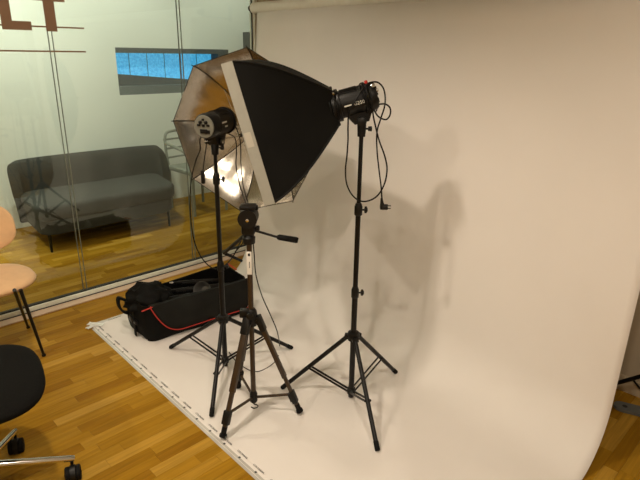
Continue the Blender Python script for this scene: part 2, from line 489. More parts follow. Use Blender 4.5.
# ================================================================== BACKDROP
RA, RB = V((2.505, 3.205, 1.887)), V((2.205, .33, 1.850))
rd = (RB - RA).normalized()
bd = Thing('backdrop_roll', (1.75, 1.8, 0), 'seamless white paper backdrop sweeping from its roller down onto the floor', 'backdrop')
q = bmesh.new(); tube(q, [RA + rd * .02, RB - rd * .02], .036, 24); bd.part('roller', q, mat('roll_white_paper', (.84, .82, .76), .6, noise_amt=.02))
q = bmesh.new()
tube(q, [RA - rd * .03, RA + rd * .021], .019, 16); bd.part('core_tube', q, M_BLACK)
q = bmesh.new(); tube(q, [RB + rd * .03, RB - rd * .021], .019, 16); bd.part('core_tube', q, M_BLACK)
q = bmesh.new()
LE = [V((2.475, 3.115)), V((2.315, 3.09)), V((2.04, 3.09)), V((1.094, 3.087))]
RE = [V((2.172, .455)), V((2.165, .470)), V((1.93, .474)), V((1.022, .44))]
NV, rows = 72, []
for i in range(NV + 1):
    v = i / NV
    Tp, Bp, Fp, Ep = [a.lerp(b, v) for a, b in zip(LE, RE)]
    zb = .30 - .03 * v
    r = []
    for k in range(16):                       # hanging part
        t = k / 16; p = Tp.lerp(Bp, t)
        bulge = .012 * math.sin(t * math.pi) * math.sin(v * 9 + 1)
        r.append(V((p.x + bulge, p.y, (1.864 - .036 * v) + (zb - 1.864 + .036 * v) * t)))
    for k in range(15):                       # sweep
        a = k / 15 * math.pi / 2
        p = Bp.lerp(Fp, 1 - math.cos(a))
        r.append(V((p.x, p.y, .004 + (zb - .004) * (1 - math.sin(a)))))
    for k in range(31):                       # on the floor
        t = k / 30; p = Fp.lerp(Ep, t)
        n = noise.noise(V((p.x * 4.2, p.y * 3.1, .3))) + .6 * noise.noise(V((p.x * 9 + p.y * 4, p.y * 8, 1.7)))
        fade = min(1, t * 4) * max(0, min(1, (1 - t - .06) * 10)) * min(1, v * 12, (1 - v) * 20)
        r.append(V((p.x, p.y, .0035 + max(0, n + .15) * .011 * fade)))
    rows.append(r)
grid(q, rows)
sheet = bd.part('paper_sheet', q, M_PAPER, smooth=60)
so = sheet.modifiers.new('thickness', 'SOLIDIFY'); so.thickness = .0006; so.offset = 0
# printed edge marks: a word and a small block, repeated along the end of the roll
e0, e1 = V((1.094, 3.087, 0)), V((1.022, .44, 0)); ed = (e1 - e0).normalized(); ein = V((-ed.y, ed.x, 0))
if ein.x < 0: ein = -ein
s = .10
k = 0
proto = None
while s < 2.0:
    p = e0 + ed * s
    c = p + ein * .030 + V((0, 0, .0062))
    q = text_bm('COLORAMA', .0125, c, ed, ein, .0002)
    bd.part('edge_print', q, M_INK, smooth=0)
    q = bmesh.new(); obox(q, p + ein * .011 + ed * .006 + V((0, 0, .0055)), ed, ein, (0, 0, 1), .010, .009, .0005)
    bd.part('edge_block', q, M_INK, smooth=0)
    s += .1125
q = text_bm('COLORAMA', .0155, (1.24, 3.062, .0055), (1, 0, 0), (0, 1, 0), .0002); bd.part('edge_print', q, M_INK, smooth=0)
# crumpled clear tape at the corner
def tape_piece(c, ang, ln, wd, nm, lab):
    q = bmesh.new(); rows = []
    d = V((math.cos(ang), math.sin(ang), 0)); e = V((-d.y, d.x, 0))
    for i in range(9):
        r = []
        for j in range(4):
            p = V(c) + d * (i / 8 - .5) * ln + e * (j / 3 - .5) * wd
            p.z = .008 + .007 * abs(noise.noise(p * 60))
            r.append(p)
        rows.append(r)
    grid(q, rows); thicken(q, .0006)
    return one(nm, q, M_TAPE, (c[0], c[1], 0), lab, 'tape', smooth=0)
tape_piece((*at_z(96, 325.5).xy, 0), -.9, .10, .040, 'adhesive_tape', 'crumpled clear tape over the corner of the white paper')
tape_piece((*at_z(90, 328.5).xy, 0), .3, .045, .030, 'adhesive_tape', 'small clear tape scrap stuck to floor beside the paper corner')

q = bmesh.new(); rows = []
for i in range(60):
    p = e0 + ed * (.06 + i * .045)
    rows.append([p + ein * (.024 * j - .012) + V((0, 0, .0052 if j else .0012)) for j in range(2)])
grid(q, rows); thicken(q, .0003)
one('adhesive_tape', q, mat('greyed_clear_tape', (.52, .50, .46), .18, spec=.7, coat=.3, noise_amt=.10, noise_scale=9), (e0.x, e0.y, 0), 'long strip of clear tape along the end of the white paper', 'tape', smooth=0)
# roller brackets on the wall
for P, lab in ((RA + rd * -.015, 'small dark wall bracket carrying the glass-side roller end'), (RB - rd * -.015, 'small dark wall bracket carrying the roller end away from the glass')):
    t = Thing('roller_bracket', (BW - .005, P.y, P.z), lab, 'bracket')
    q = bmesh.new(); obox(q, (BW - .004, P.y, P.z), (1, 0, 0), (0, 1, 0), (0, 0, 1), .006, .04, .12, .001); t.part('wall_plate', q, M_BLACKMET)
    q = bmesh.new(); tube(q, spline([(BW - .006, P.y, P.z - .03), ((BW + P.x) / 2, P.y, P.z - .034), (P.x + .028, P.y, P.z - .026), (P.x, P.y, P.z - .025), (P.x - .024, P.y, P.z - .006)], 5), .005, 8)
    t.part('hook_arm', q, M_BLACKMET)

# ================================================================== LIGHT STANDS
def light_stand(C, feet, zc, zs, ztop, label, rleg=.0105, att=.58, zlow=.045):
    C = V(C)
    t = Thing('light_stand', (C.x, C.y, 0), label, 'light stand')
    col = M_BLACKMET
    def pz(z): return V((C.x, C.y, z))
    q = bmesh.new(); tube(q, [pz(zlow - .035), pz(zs[0])], .0135, 14); t.part('lower_tube', q, col)
    q = bmesh.new(); tube(q, [pz(zs[0] - .02), pz(zs[1])], .0115, 14); t.part('middle_tube', q, col)
    q = bmesh.new(); tube(q, [pz(zs[1] - .02), pz(ztop)], .0092, 14); t.part('upper_tube', q, col)
    # clamp collars with knobs
    for z in zs:
        q = bmesh.new(); lathe(q, pz(z - .028), (0, 0, 1), [(0, .015), (.003, .0175), (.040, .0175), (.048, .0145), (.055, .012)], 16)
        c = t.part('clamp_collar', q, M_BLACK)
        kd = V((.78, -.62, 0)).normalized()
        q = bmesh.new(); lathe(q, pz(z - .004) + kd * .014, kd, [(0, .004), (.012, .004), (.012, .009), (.024, .011), (.026, .008)], 10)
        for s_ in (-1, 1): obox(q, pz(z - .004) + kd * .032 + V((0, 0, s_ * .008)), kd, kd.cross(V((0, 0, 1))), (0, 0, 1), .010, .006, .014, .001)
        t.part('knob', q, M_BLACK, c)
    # spider
    q = bmesh.new(); lathe(q, pz(zc - .022), (0, 0, 1), [(0, .018), (.002, .026), (.030, .030), (.042, .026), (.046, .016)], 18)
    hub = t.part('leg_hub', q, M_BLACK)
    q = bmesh.new(); lathe(q, pz(zlow - .018), (0, 0, 1), [(0, .014), (.002, .020), (.030, .020), (.034, .014)], 16)
    low = t.part('lower_hub', q, M_BLACK)
    for f in feet:
        f = V((f[0], f[1], 0)); d = (f - V((C.x, C.y, 0))); L = d.length; d.normalize()
        side = V((-d.y, d.x, 0))
        a = pz(zc - .004) + d * .026; b = V((f.x, f.y, .0105 + .0045))
        q = bmesh.new(); tube(q, [a, b], rleg, 10); lg = t.part('leg', q, col)
        q = bmesh.new(); dd = (b - a).normalized(); lathe(q, b - dd * .035, dd, [(0, rleg + .0005), (.001, rleg + .0012), (.036, rleg + .0012), (.040, rleg - .001)], 12)
        t.part('foot_cap', q, M_RUBBER, lg)
        q = bmesh.new(); obox(q, pz(zc - .004) + d * .030, d, side, (0, 0, 1), .022, .030, .020, .002)
        tube(q, [pz(zc - .004) + d * .030 - side * .018, pz(zc - .004) + d * .030 + side * .018], .004, 8)
        t.part('leg_joint', q, M_BLACK, hub)
        m_ = a.lerp(b, att)
        q = bmesh.new()
        for s_ in (-1, 1):
            o_ = side * s_ * .0115
            p0 = pz(zlow) + d * .016 + o_; p1 = m_ + o_
            ax = (p1 - p0); ln = ax.length; ax.normalize()
            obox(q, (p0 + p1) / 2, ax, side, ax.cross(side), ln + .012, .0028, .011, .0006)
        tube(q, [m_ - side * .016, m_ + side * .016], .0042, 8)
        t.part('brace', q, col, lg)
    q = bmesh.new(); lathe(q, pz(ztop - .004), (0, 0, 1), [(0, .0092), (.002, .012), (.012, .012), (.014, .0078), (.040, .0078)], 12)
    t.part('spigot', q, M_CHROME)
    return t
S = 1.6 / 1.5
RS = V((1.603 * S, 1.388 * S, 0)); LS = V((1.337 * S, 2.0 * S, 0)); TP = V((1.224 * S, 1.624 * S, 0))
light_stand(RS, [at_z(282.5, 390), at_z(395.5, 374.5), at_z(377.3, 452.5)], .345, (.571, .965), 1.285,
            'black tripod light stand holding up the black softbox light')
light_stand(LS, [at_z(171, 349.5), at_z(211.7, 418), at_z(291.5, 350)], .288, (.585, 1.03), 1.155,
            'black tripod light stand in front of the bag holding the umbrella light')

# ================================================================== STROBES
def strobe(front, axis, length, rad, pivot, label, panel_detail, ring):
    """front: centre of the front end; axis points forwards; pivot: top of the stand"""
    a = V(axis).normalized(); side = a.cross(V((0, 0, 1))).normalized(); up = side.cross(a)
    back = V(front) - a * length
    t = Thing('studio_strobe', pivot, label, 'studio light')
    q = bmesh.new(); lathe(q, back, a, [(.004, rad * .93), (.012, rad), (length * .30, rad), (length * .305, rad * .975), (length * .32, rad * .975), (length * .325, rad), (length - .012, rad), (length, rad * .96)], 32)
    body = t.part('housing', q, M_BLACK)
    q = bmesh.new()
    for k in range(9):                       # cooling ribs on top
        an = math.radians(-40 + k * 10)
        n = up * math.cos(an) + side * math.sin(an)
        obox(q, back + a * length * .66 + n * (rad + .0005), a, n.cross(a), n, length * .42, .004, .003)
    t.part('vent_ribs', q, M_BLACKMET, body)
    q = bmesh.new(); lathe(q, back - a * .001, a, [(0, rad * .55), (0, rad * .86), (.0065, rad * .90), (.0065, 0)], 32)
    pan = t.part('rear_panel', q, M_PANEL if panel_detail else M_BLACK, label='grey control panel with dials' if panel_detail else None)
    r_ = side if panel_detail else side
    q = bmesh.new()
    # sockets and switches, dark
    for (sx, sy, wx, wy) in ((-.42, .12, .26, .16), (0, .10, .22, .20), (.42, .12, .24, .16), (0, -.36, .62, .34), (.45, -.38, .20, .26), (0, .55, .20, .16)):
        obox(q, back - a * .003 + r_ * sx * rad + up * sy * rad, r_, up, a, wx * rad, wy * rad, .006, .001)
    t.part('sockets', q, M_BLACK, pan)
    for (sx, sy) in ((-.25, .34), (.25, .34)):
        q = bmesh.new(); lathe(q, back - a * .001 + r_ * sx * rad + up * sy * rad, -a, [(0, .008), (.008, .007), (.010, .004)], 12); t.part('dial', q, M_BLACK if panel_detail else M_CHROME, pan)
    # front ring + bayonet levers
    q = bmesh.new(); lathe(q, V(front) - a * .016, a, [(0, rad), (.001, ring), (.014, ring), (.020, ring * .94), (.024, ring * .8)], 32)
    rg = t.part('front_ring', q, M_BLACKMET)
    # yoke
    pv = V(pivot); bc = back + a * length * .50
    q = bmesh.new()
    prism(q, [bc - a * .055 - up * rad * .86 - side * .026, bc + a * .055 - up * rad * .86 - side * .026, bc + a * .030 - up * (rad + .034) - side * .026, bc - a * .030 - up * (rad + .034) - side * .026], side * .052)
    t.part('mount_block', q, M_BLACK)
    q = bmesh.new(); hub_c = bc - up * (rad + .026)
    tube(q, [hub_c - side * .034, hub_c + side * .034], .021, 16); br = t.part('tilt_bracket', q, M_BLACK)
    q = bmesh.new(); lathe(q, hub_c - side * .034, -side, [(0, .010), (.006, .010), (.006, .016), (.020, .018), (.023, .013)], 14); t.part('tilt_knob', q, M_BLACK, br)
    q = bmesh.new(); lathe(q, hub_c + side * .034, side, [(0, .010), (.004, .010), (.005, .006)], 12); t.part('bolt', q, M_CHROME, br)
    q = bmesh.new(); tube(q, [pv - V((0, 0, .02)), V((pv.x, pv.y, hub_c.z - .022)), hub_c], [.0165, .019, .020], 14)
    t.part('stand_socket', q, M_BLACK)
    q = bmesh.new(); kd = V((.72, -.69, 0)); lathe(q, pv + V((0, 0, .012)) + kd * .013, kd, [(0, .004), (.014, .004), (.014, .010), (.028, .011), (.030, .007)], 10)
    t.part('socket_knob', q, M_BLACK)
    return t, a, side, up, back
# softbox light
SA = V((-.6739, .6872, -.2711)).normalized()
SS = V((-.71398, -.70016, 0)).normalized()     # towards the camera side
SU = SS.cross(SA).normalized()
if SU.z < 0: SU = -SU
SC = V((1.6337, 1.5609, 1.3973))
st1, a1, s1, u1, back1 = strobe(SC - SA * .006, SA, .166, .056, (RS.x, RS.y, 1.297),
    'black studio strobe with cord wound round it and a black softbox on its front', False, .066)
# printed name on the side that faces the room, red pilot, chrome button
c = back1 + SA * .092 + SS * .0565 - SU * .006
xdir = -SA
q = text_bm('G250', .020, c + xdir * .016 + SS * .0008, xdir, SU, .0003); st1.part('model_print', q, M_LOGO, smooth=0)
q = bmesh.new(); obox(q, c - xdir * .030 + SS * .0008, xdir, SU, SS, .030, .0055, .0006); st1.part('name_strip', q, M_LOGO, smooth=0)
q = bmesh.new(); lathe(q, back1 + SA * .030 + SU * .054, SU, [(0, .007), (.010, .007), (.013, .004)], 12); st1.part('pilot_button', q, M_REDB)
q = bmesh.new(); lathe(q, back1 + SA * .010 + SU * .040 + SS * .040, (SU + SS - SA * .4), [(0, .008), (.006, .009), (.010, .005)], 14); st1.part('chrome_button', q, M_CHROME)
# umbrella light
UA = V((.91, .42, .05)).normalized()
UC = V((1.675, 2.24, 1.205))
f2 = V((LS.x, LS.y, 1.287)) + UA * .105
st2, a2, s2, u2, back2 = strobe(f2, UA, .190, .057, (LS.x, LS.y, 1.165),
    'black studio strobe with grey control panel aimed into the silver umbrella', True, .064)
for k, (oa, ou, ln) in enumerate(((.085, .010, .040), (.10, -.010, .022))):
    q = bmesh.new(); obox(q, back2 + UA * oa - V((-s2.x, -s2.y, 0)) * .0575 * (1 if s2.dot(V((0, 0, H)) - back2) > 0 else -1) + u2 * ou, UA, u2, s2, ln, .007, .0012)
    st2.part('name_strip', q, M_LOGO, smooth=0)

# ================================================================== SOFTBOX
sbx = Thing('softbox', SC, 'square black softbox with a white front band mounted on the strobe', 'softbox')
HS, DEP, BAND, R0 = .264, .351, .042, .066
def sb_ring(t):
    """half size of the square section at distance t*DEP from the speed ring, bowed rods"""
    return R0 + (HS - R0) * (.32 * t + .68 * math.sin(min(1, t) * math.pi / 2 * .93) / math.sin(math.pi / 2 * .93))
def sb_pt(t, cu, cs):
    h = sb_ring(t); return SC + SA * (t * (DEP - BAND)) + SU * cu * h + SS * cs * h
corners = [(1, 1), (1, -1), (-1, -1), (-1, 1)]
nms = ['top', 'far', 'bottom', 'near']
for k in range(4):
    c0, c1 = corners[k], corners[(k + 1) % 4]
    rows = []
    for i in range(15):
        t = i / 14; r = []
        for j in range(9):
            v = j / 8; cu = c0[0] + (c1[0] - c0[0]) * v; cs = c0[1] + (c1[1] - c0[1]) * v
            p = sb_pt(t, cu, cs)
            n = (SU * (c0[0] + c1[0]) + SS * (c0[1] + c1[1])).normalized()
            sag = -.016 * math.sin(v * math.pi) * math.sin(t * math.pi)
            r.append(p + n * sag)
        rows.append(r)
    q = bmesh.new(); grid(q, rows); thicken(q, .0015)
    sbx.part('fabric_panel', q, M_FABRIC, smooth=50)
for cu, cs in corners:                                      # bowed rods in the seams
    q = bmesh.new(); tube(q, [sb_pt(i / 14, cu, cs) for i in range(15)], .0042, 8); sbx.part('rod_sleeve', q, M_FABRIC)
for k in range(4):                                         # white front band
    c0, c1 = corners[k], corners[(k + 1) % 4]
    rows = []
    for i in range(4):
        d_ = DEP - BAND + BAND * i / 3
        rows.append([SC + SA * d_ + SU * (c0[0] + (c1[0] - c0[0]) * j / 8) * (HS + .003) + SS * (c0[1] + (c1[1] - c0[1]) * j / 8) * (HS + .003) for j in range(9)])
    q = bmesh.new(); grid(q, rows); thicken(q, .002); bnd = sbx.part('front_band', q, M_WHITEFAB, smooth=0, label='white front band')
    if k == 3:
        q = bmesh.new(); obox(q, SC + SA * (DEP - BAND * .42) + SS * (HS + .0055) - SU * .012, SA, SU, SS, BAND * .62, .055, .001); sbx.part('fastener_patch', q, M_PATCH, bnd, smooth=0)
q = bmesh.new()
rows = [[SC + SA * (DEP - .006 + .01 * math.sin(i / 10 * math.pi) * math.sin(j / 10 * math.pi)) + SU * (i / 5 - 1) * (HS - .002) + SS * (j / 5 - 1) * (HS - .002) for j in range(11)] for i in range(11)]
grid(q, rows); thicken(q, .001); sbx.part('diffuser', q, M_WHITEFAB, label='white diffuser cloth')
q = bmesh.new(); lathe(q, SC - SA * .004, SA, [(0, .064), (0, .080), (.014, .082), (.016, .064)], 32); sr = sbx.part('speed_ring', q, M_BLACKMET)
for k in range(4):
    cu, cs = corners[k]; n = (SU * cu + SS * cs).normalized()
    q = bmesh.new(); tube(q, [SC - SA * .006 + n * .074, SC + SA * .03 + n * .090], .007, 8); sbx.part('rod_socket', q, M_CHROME if k == 0 else M_BLACKMET, sr)

# ================================================================== UMBRELLA
NRM = -UA
ue1 = V((0, 0, 1)).cross(NRM).normalized(); ue2 = NRM.cross(ue1)
ub = Thing('photo_umbrella', UC, 'open photographic umbrella with silver lining behind the strobe', 'umbrella')
URAD, SAG, RO = .42, .165, .104
def um_pt(r, ang):
    """on a rib: r in 0..1"""
    th = r * 1.0
    return UC - NRM * SAG * (1 - (1 - math.cos(th * 1.25)) / (1 - math.cos(1.25))) + (ue2 * math.cos(ang) + ue1 * math.sin(ang)) * URAD * (math.sin(th * 1.25) / math.sin(1.25))
for k in range(8):
    A0, A1 = RO + k * math.pi / 4, RO + (k + 1) * math.pi / 4
    rows = []
    for i in range(21):
        r = .03 + .97 * i / 20; p, p2 = um_pt(r, A0), um_pt(r, A1)
        row = []
        for j in range(21):
            v = j / 20
            m_ = p.lerp(p2, v)
            inner = UC - m_
            fold = math.sin(v * math.pi) * r
            m_ = m_ + NRM * (.0018 * fold * math.sin(v * math.pi * 5 + k) + .0035 * fold * noise.noise(V((k * 3.1 + v * 3.5, r * 4, .5))))
            row.append(m_)
        rows.append(row)
    q = bmesh.new(); grid(q, rows); pn = ub.part('canopy_panel', q, M_SILVER, smooth=60)
    # black cover on the outside
    q = bmesh.new(); grid(q, [[p - NRM * .0016 - (UC - NRM * .05 - p).normalized() * .001 for p in rr] for rr in rows]); ub.part('outer_cover', q, M_FABRIC, pn, smooth=60)
    q = bmesh.new(); tube(q, [um_pt(i / 10, A0) + NRM * .003 for i in range(11)], .0016, 6); rb = ub.part('rib', q, M_BLACKMET)
    tip = um_pt(1, A0); dr = (tip - um_pt(.95, A0)).normalized()
    q = bmesh.new(); tube(q, [tip - dr * .004, tip + dr * .012], [.003, .002], 6); ub.part('rib_tip', q, M_BLACKMET, rb)
    q = bmesh.new(); tube(q, [um_pt(.5, A0) + NRM * .004, UC - UA * .02 + (um_pt(.5, A0) - UC).normalized() * .0], .0013, 6); ub.part('strut', q, M_CHROME, rb)
for k in range(8):
    q = bmesh.new(); tube(q, [um_pt(1, RO + k * math.pi / 4), um_pt(1, RO + (k + 1) * math.pi / 4)], .0017, 6); ub.part('edge_binding', q, M_FABRIC)
apex = um_pt(0, 0)
sh0 = apex + UA * .02; sh1 = V((LS.x, LS.y, 1.222)) - UA * .08
q = bmesh.new(); tube(q, [sh0, UC - UA * .05, sh1], .004, 8); ub.part('shaft', q, M_CHROME)
q = bmesh.new(); tube(q, [apex - UA * .012, apex + UA * .012], .013, 12); tube(q, [apex + UA * .012, apex + UA * .045], [.006, .003], 8); ub.part('crown', q, M_BLACK)
q = bmesh.new(); tube(q, [UC - UA * .035, UC - UA * .005], .009, 10); ub.part('runner', q, M_BLACK)

# ================================================================== BRONZE TRIPOD
tri = Thing('camera_tripod', (TP.x, TP.y, 0), 'bronze camera tripod with black pan head in front of the umbrella stand', 'tripod')
def tz(z): return V((TP.x, TP.y, z))
feet = [at_z(223, 440), at_z(300, 414.5), at_z(238, 389)]
q = bmesh.new(); tube(q, [tz(.045), tz(.86)], .0115, 14); col_ = tri.part('centre_column', q, M_BRONZE, label='bronze centre column')
q = bmesh.new(); lathe(q, tz(.448), (0, 0, 1), [(0, .016), (.004, .024), (.05, .028), (.075, .024), (.085, .017)], 18); hub = tri.part('shoulder', q, M_BLACK)
kd = V((.86, .5, 0)).normalized()
q = bmesh.new(); obox(q, tz(.51) - V((.707, -.707, 0)) * .03, (.707, -.707, 0), (.707, .707, 0), (0, 0, 1), .04, .035, .035, .004)
lathe(q, tz(.515) - V((.707, .707, 0)) * .02, (-.707, -.707, 0), [(0, .005), (.014, .005), (.014, .014), (.026, .015), (.028, .01)], 12)
tri.part('column_lock', q, M_BLACK, hub)
for f in feet:
    f = V((f.x, f.y, 0)); d = (f - V((TP.x, TP.y, 0))).normalized(); side = V((-d.y, d.x, 0))
    a = tz(.478) + d * .036; b = V((f.x, f.y, .016)); ax = (b - a).normalized(); L = (b - a).length
    up_ = ax.cross(side)
    q = bmesh.new(); obox(q, a + ax * L * .30, ax, side, up_, L * .62, .027, .019, .003); lg = tri.part('leg', q, M_BRONZE)
    q = bmesh.new(); obox(q, a + ax * L * .76, ax, side, up_, L * .36, .020, .014, .002); tri.part('leg_section', q, M_BRONZE, lg)
    q = bmesh.new(); obox(q, a + ax * .015, ax, side, up_, .075, .036, .026, .004); tube(q, [tz(.478) + d * .03 - side * .022, tz(.478) + d * .03 + side * .022], .007, 10); tri.part('leg_joint', q, M_BLACK, lg)
    q = bmesh.new(); obox(q, a + ax * (L - .085), ax, side, up_, .062, .033, .026, .004); obox(q, a + ax * (L - .085) - up_ * .015, ax, side, up_, .04, .022, .010, .002); tri.part('leg_lock', q, M_BLACK, lg)
    q = bmesh.new(); lathe(q, b - ax * .045, ax, [(0, .012), (.030, .012), (.031, .016), (.043, .017), (.047, .012)], 12); tri.part('rubber_foot', q, M_RUBBER, lg)
    m_ = a.lerp(b, .80); p0 = tz(.075) + d * .014
    q = bmesh.new(); dx = (m_ - p0).normalized(); obox(q, (m_ + p0) / 2, dx, side, dx.cross(side), (m_ - p0).length, .010, .010, .001); tri.part('brace', q, M_BRONZE, lg)
q = bmesh.new(); lathe(q, tz(.050), (0, 0, 1), [(0, .012), (.003, .018), (.045, .018), (.052, .014), (.06, .0125)], 14); lh = tri.part('brace_hub', q, M_BLACK)
q = bmesh.new(); hp = [tz(.052), tz(.036), tz(.028) + V((.012, -.012, 0)), tz(.018) + V((.012, -.012, 0)), tz(.011) + V((0, 0, 0)), tz(.018) - V((.010, -.010, 0))]
tube(q, spline(hp, 5), .0028, 8); tri.part('weight_hook', q, M_BLACKMET, lh)
# head
r45 = V((.707, -.707, 0)); f45 = V((.707, .707, 0))
q = bmesh.new(); lathe(q, tz(.835), (0, 0, 1), [(0, .014), (.004, .026), (.030, .028), (.036, .022), (.06, .020), (.08, .026)], 18); hd = tri.part('head_base', q, M_BLACK)
q = bmesh.new(); obox(q, tz(.925), r45, f45, (0, 0, 1), .056, .058, .090, .010); tube(q, [tz(.952) - f45 * .036, tz(.952) + f45 * .036], .040, 20); tri.part('pan_head', q, M_BLACK)
q = bmesh.new(); obox(q, tz(.998), r45, f45, (0, 0, 1), .066, .062, .016, .005); obox(q, tz(.994) + r45 * .036, r45, f45, (0, 0, 1), .012, .022, .018, .002); tri.part('quick_release_plate', q, M_BLACK)
q = bmesh.new(); lathe(q, tz(.905) + r45 * .022, r45, [(0, .006), (.010, .006), (.010, .012), (.022, .012), (.024, .008)], 12); tri.part('tilt_knob', q, M_BLACK)
q = bmesh.new(); lathe(q, tz(.948) - f45 * .034, -f45, [(0, .008), (.003, .007), (.004, .003)], 10); tri.part('screw_cover', q, M_CHROME)
h0 = tz(.896) + r45 * .02; h1 = at_v(275, 236.5, TP); h2 = at_v(298, 240.5, TP)
q = bmesh.new(); tube(q, [h0, h1, h2], .0055, 8); ph = tri.part('pan_handle', q, M_BLACKMET)
q = bmesh.new(); tube(q, [at_v(277, 236.8, TP), at_v(279, 237.2, TP), at_v(296, 240, TP), h2], [.008, .0125, .0135, .011], 12); tri.part('grip', q, M_RUBBER, ph)
hb0, hb1, hb2 = tz(.878) - r45 * .012, at_v(224, 253, TP, .10), at_v(242, 261, TP, .06)
q = bmesh.new(); tube(q, [hb0, hb1], .0085, 8); sh_ = tri.part('side_handle', q, M_BLACKMET)
q = bmesh.new(); tube(q, [hb1, hb1.lerp(hb2, .06), hb2], [.006, .007, .006], 8); tri.part('handle_end', q, M_RUBBER, sh_)
q = bmesh.new(); obox(q, tz(.752) - f45 * .0125, r45, f45, (0, 0, 1), .0215, .0012, .105, .0003); tg = tri.part('sticker', q, M_TAG, label='white sticker with black print')
q = bmesh.new(); obox(q, tz(.790) - f45 * .0133, r45, f45, (0, 0, 1), .010, .0006, .012)
for k in range(5): obox(q, tz(.732 + k * .006) - f45 * .0133 + r45 * .001, r45, f45, (0, 0, 1), .004, .0006, .004)
tri.part('sticker_print', q, M_INK, tg)

# ================================================================== EQUIPMENT BAG
B0 = at_z(147, 345); B1 = at_z(250, 312); B2 = at_z(128, 333)
bu = (V((B1.x, B1.y, 0)) - V((B0.x, B0.y, 0))); BL = bu.length; bu.normalize(); bw = V((-bu.y, bu.x, 0))
BWD, BH = .30, .228
def bp(u, w_, z): return V((B0.x, B0.y, 0)) + bu * u + bw * w_ + V((0, 0, z))
ZB = .009
bag = Thing('equipment_bag', bp(BL / 2, BWD / 2, 0), 'open black equipment bag with red piping lying by the glass wall', 'bag')
def bag_wall(name, a, b, z1a, z1b, wob=.013):
    """upright side wall between footprint points a and b (u, w)"""
    rows = []
    n = 40
    for i in range(9):
        r = []
        for j in range(n + 1):
            u = a[0] + (b[0] - a[0]) * j / n; w_ = a[1] + (b[1] - a[1]) * j / n
            z = ZB + ((z1a + (z1b - z1a) * j / n) - ZB) * i / 8
            p = bp(u, w_, z); k = noise.noise(p * 7 + V((3, 1, 2)))
            nrm = (bu * (b[1] - a[1]) - bw * (b[0] - a[0])).normalized()
            inset = .018 * (1 - min(1, i / 1.5))
            p = p + nrm * (k * wob * (0 < j < n) - inset * 0 + .020 * math.sin(i / 8 * math.pi) * math.sin(j / n * math.pi))
            wl = math.hypot(b[0] - a[0], b[1] - a[1]); dl = (bu * (b[0] - a[0]) + bw * (b[1] - a[1])).normalized()
            c0 = max(0, 1 - j / n * wl / .07) ** 2; c1 = max(0, 1 - (1 - j / n) * wl / .07) ** 2
            p = p - nrm * .024 * (c0 + c1) + dl * .024 * (c0 - c1) - nrm * (.012 if i == 0 else 0)
            r.append(p)
        rows.append(r)
    q = bmesh.new(); grid(q, rows); thicken(q, .008)
    return bag.part(name, q, M_BAG, smooth=60)
bag_wall('front_wall', (0, 0), (BL, 0), BH, BH)
bag_wall('end_wall', (0, BWD), (0, 0), BH - .01, BH)
bag_wall('back_wall', (BL, BWD), (0, BWD), BH + .02, BH - .03)
bag_wall('end_wall', (BL, 0), (BL, BWD), BH, BH + .02)
q = bmesh.new(); obox(q, bp(BL / 2, BWD / 2, ZB + .004), bu, bw, (0, 0, 1), BL - .05, BWD - .05, .008, .002); bag.part('base', q, M_BAGIN)
# front flap (lid folded down over the front face) with red piping round its edge
def flap_pt(u, v, off=.016):
    """u 0..1 along, v 0..1 top to bottom"""
    lo = ZB + .030 + .012 * math.sin(u * 3)
    if u < .30: lo = lo + (BH - lo) * (1 - u / .30) ** 2.6
    if u > .92: lo = lo + (BH * .55 - lo) * ((u - .92) / .08) ** 1.7
    z = BH + .012 + (lo - BH - .012) * v
    p = bp(.035 + u * (BL - .03), -off - .030 * math.sin(min(1, v * 1.1) * math.pi * .9) * math.sin(u * math.pi) ** .6, z)
    return p + bw * (noise.noise(V((u * 5, v * 2.5, 4))) * .008)
rows = [[flap_pt(u / 32, v / 10) for u in range(33)] for v in range(11)]
rows.insert(0, [p + bw * .035 + V((0, 0, -.006)) for p in rows[0]])
q = bmesh.new(); grid(q, rows); thicken(q, .010); fl = bag.part('lid_flap', q, mat('black_nylon_flap', (.010, .0104, .0085), .78, spec=.2, noise_amt=.15, noise_scale=12, bump=.3, bump_scale=70), smooth=60)
edge = [flap_pt(0, v / 6, .022) for v in range(7)] + [flap_pt(u / 40, 1, .022) for u in range(1, 41)]
q = bmesh.new(); tube(q, edge, .0032, 6); bag.part('piping', q, M_RED, fl, label='red piping')
q = bmesh.new(); tube(q, [bp(-.016, .02 + .0 * k, BH - .004 + .002 * k) + bu * (k * .016) - bw * (.034) for k in range(5)], .0035, 6)
tube(q, [bp(BL + .006, BWD * (.55 + .1 * k), BH + .014 + .002 * k) for k in range(5)], .004, 6)
bag.part('rim_piping', q, M_RED, label='red piping')
# carry strap and buckle on the end wall
q = bmesh.new(); hs = spline([bp(-.012, .22, BH - .03), bp(-.055, .235, BH - .005), bp(-.062, .225, BH - .05), bp(-.045, .21, BH - .085), bp(-.012, .20, BH - .10)], 6)
for p0, p1 in zip(hs, hs[1:]):
    dx = (p1 - p0).normalized(); obox(q, (p0 + p1) / 2, dx, bw, dx.cross(bw), (p1 - p0).length + .004, .036, .012)
bag.part('carry_handle', q, M_BAG)
q = bmesh.new(); obox(q, bp(-.024, .13, BH - .105), bw, (0, 0, 1), bu, .05, .035, .024, .006); obox(q, bp(-.022, .085, BH - .11), bw, (0, 0, 1), bu, .04, .022, .016, .004); bag.part('buckle', q, M_BLACK)
q = bmesh.new(); obox(q, bp(-.018, .12, .10), bw, (0, 0, 1), bu, .03, .17, .006, .002); bag.part('webbing_strap', q, M_BAG)
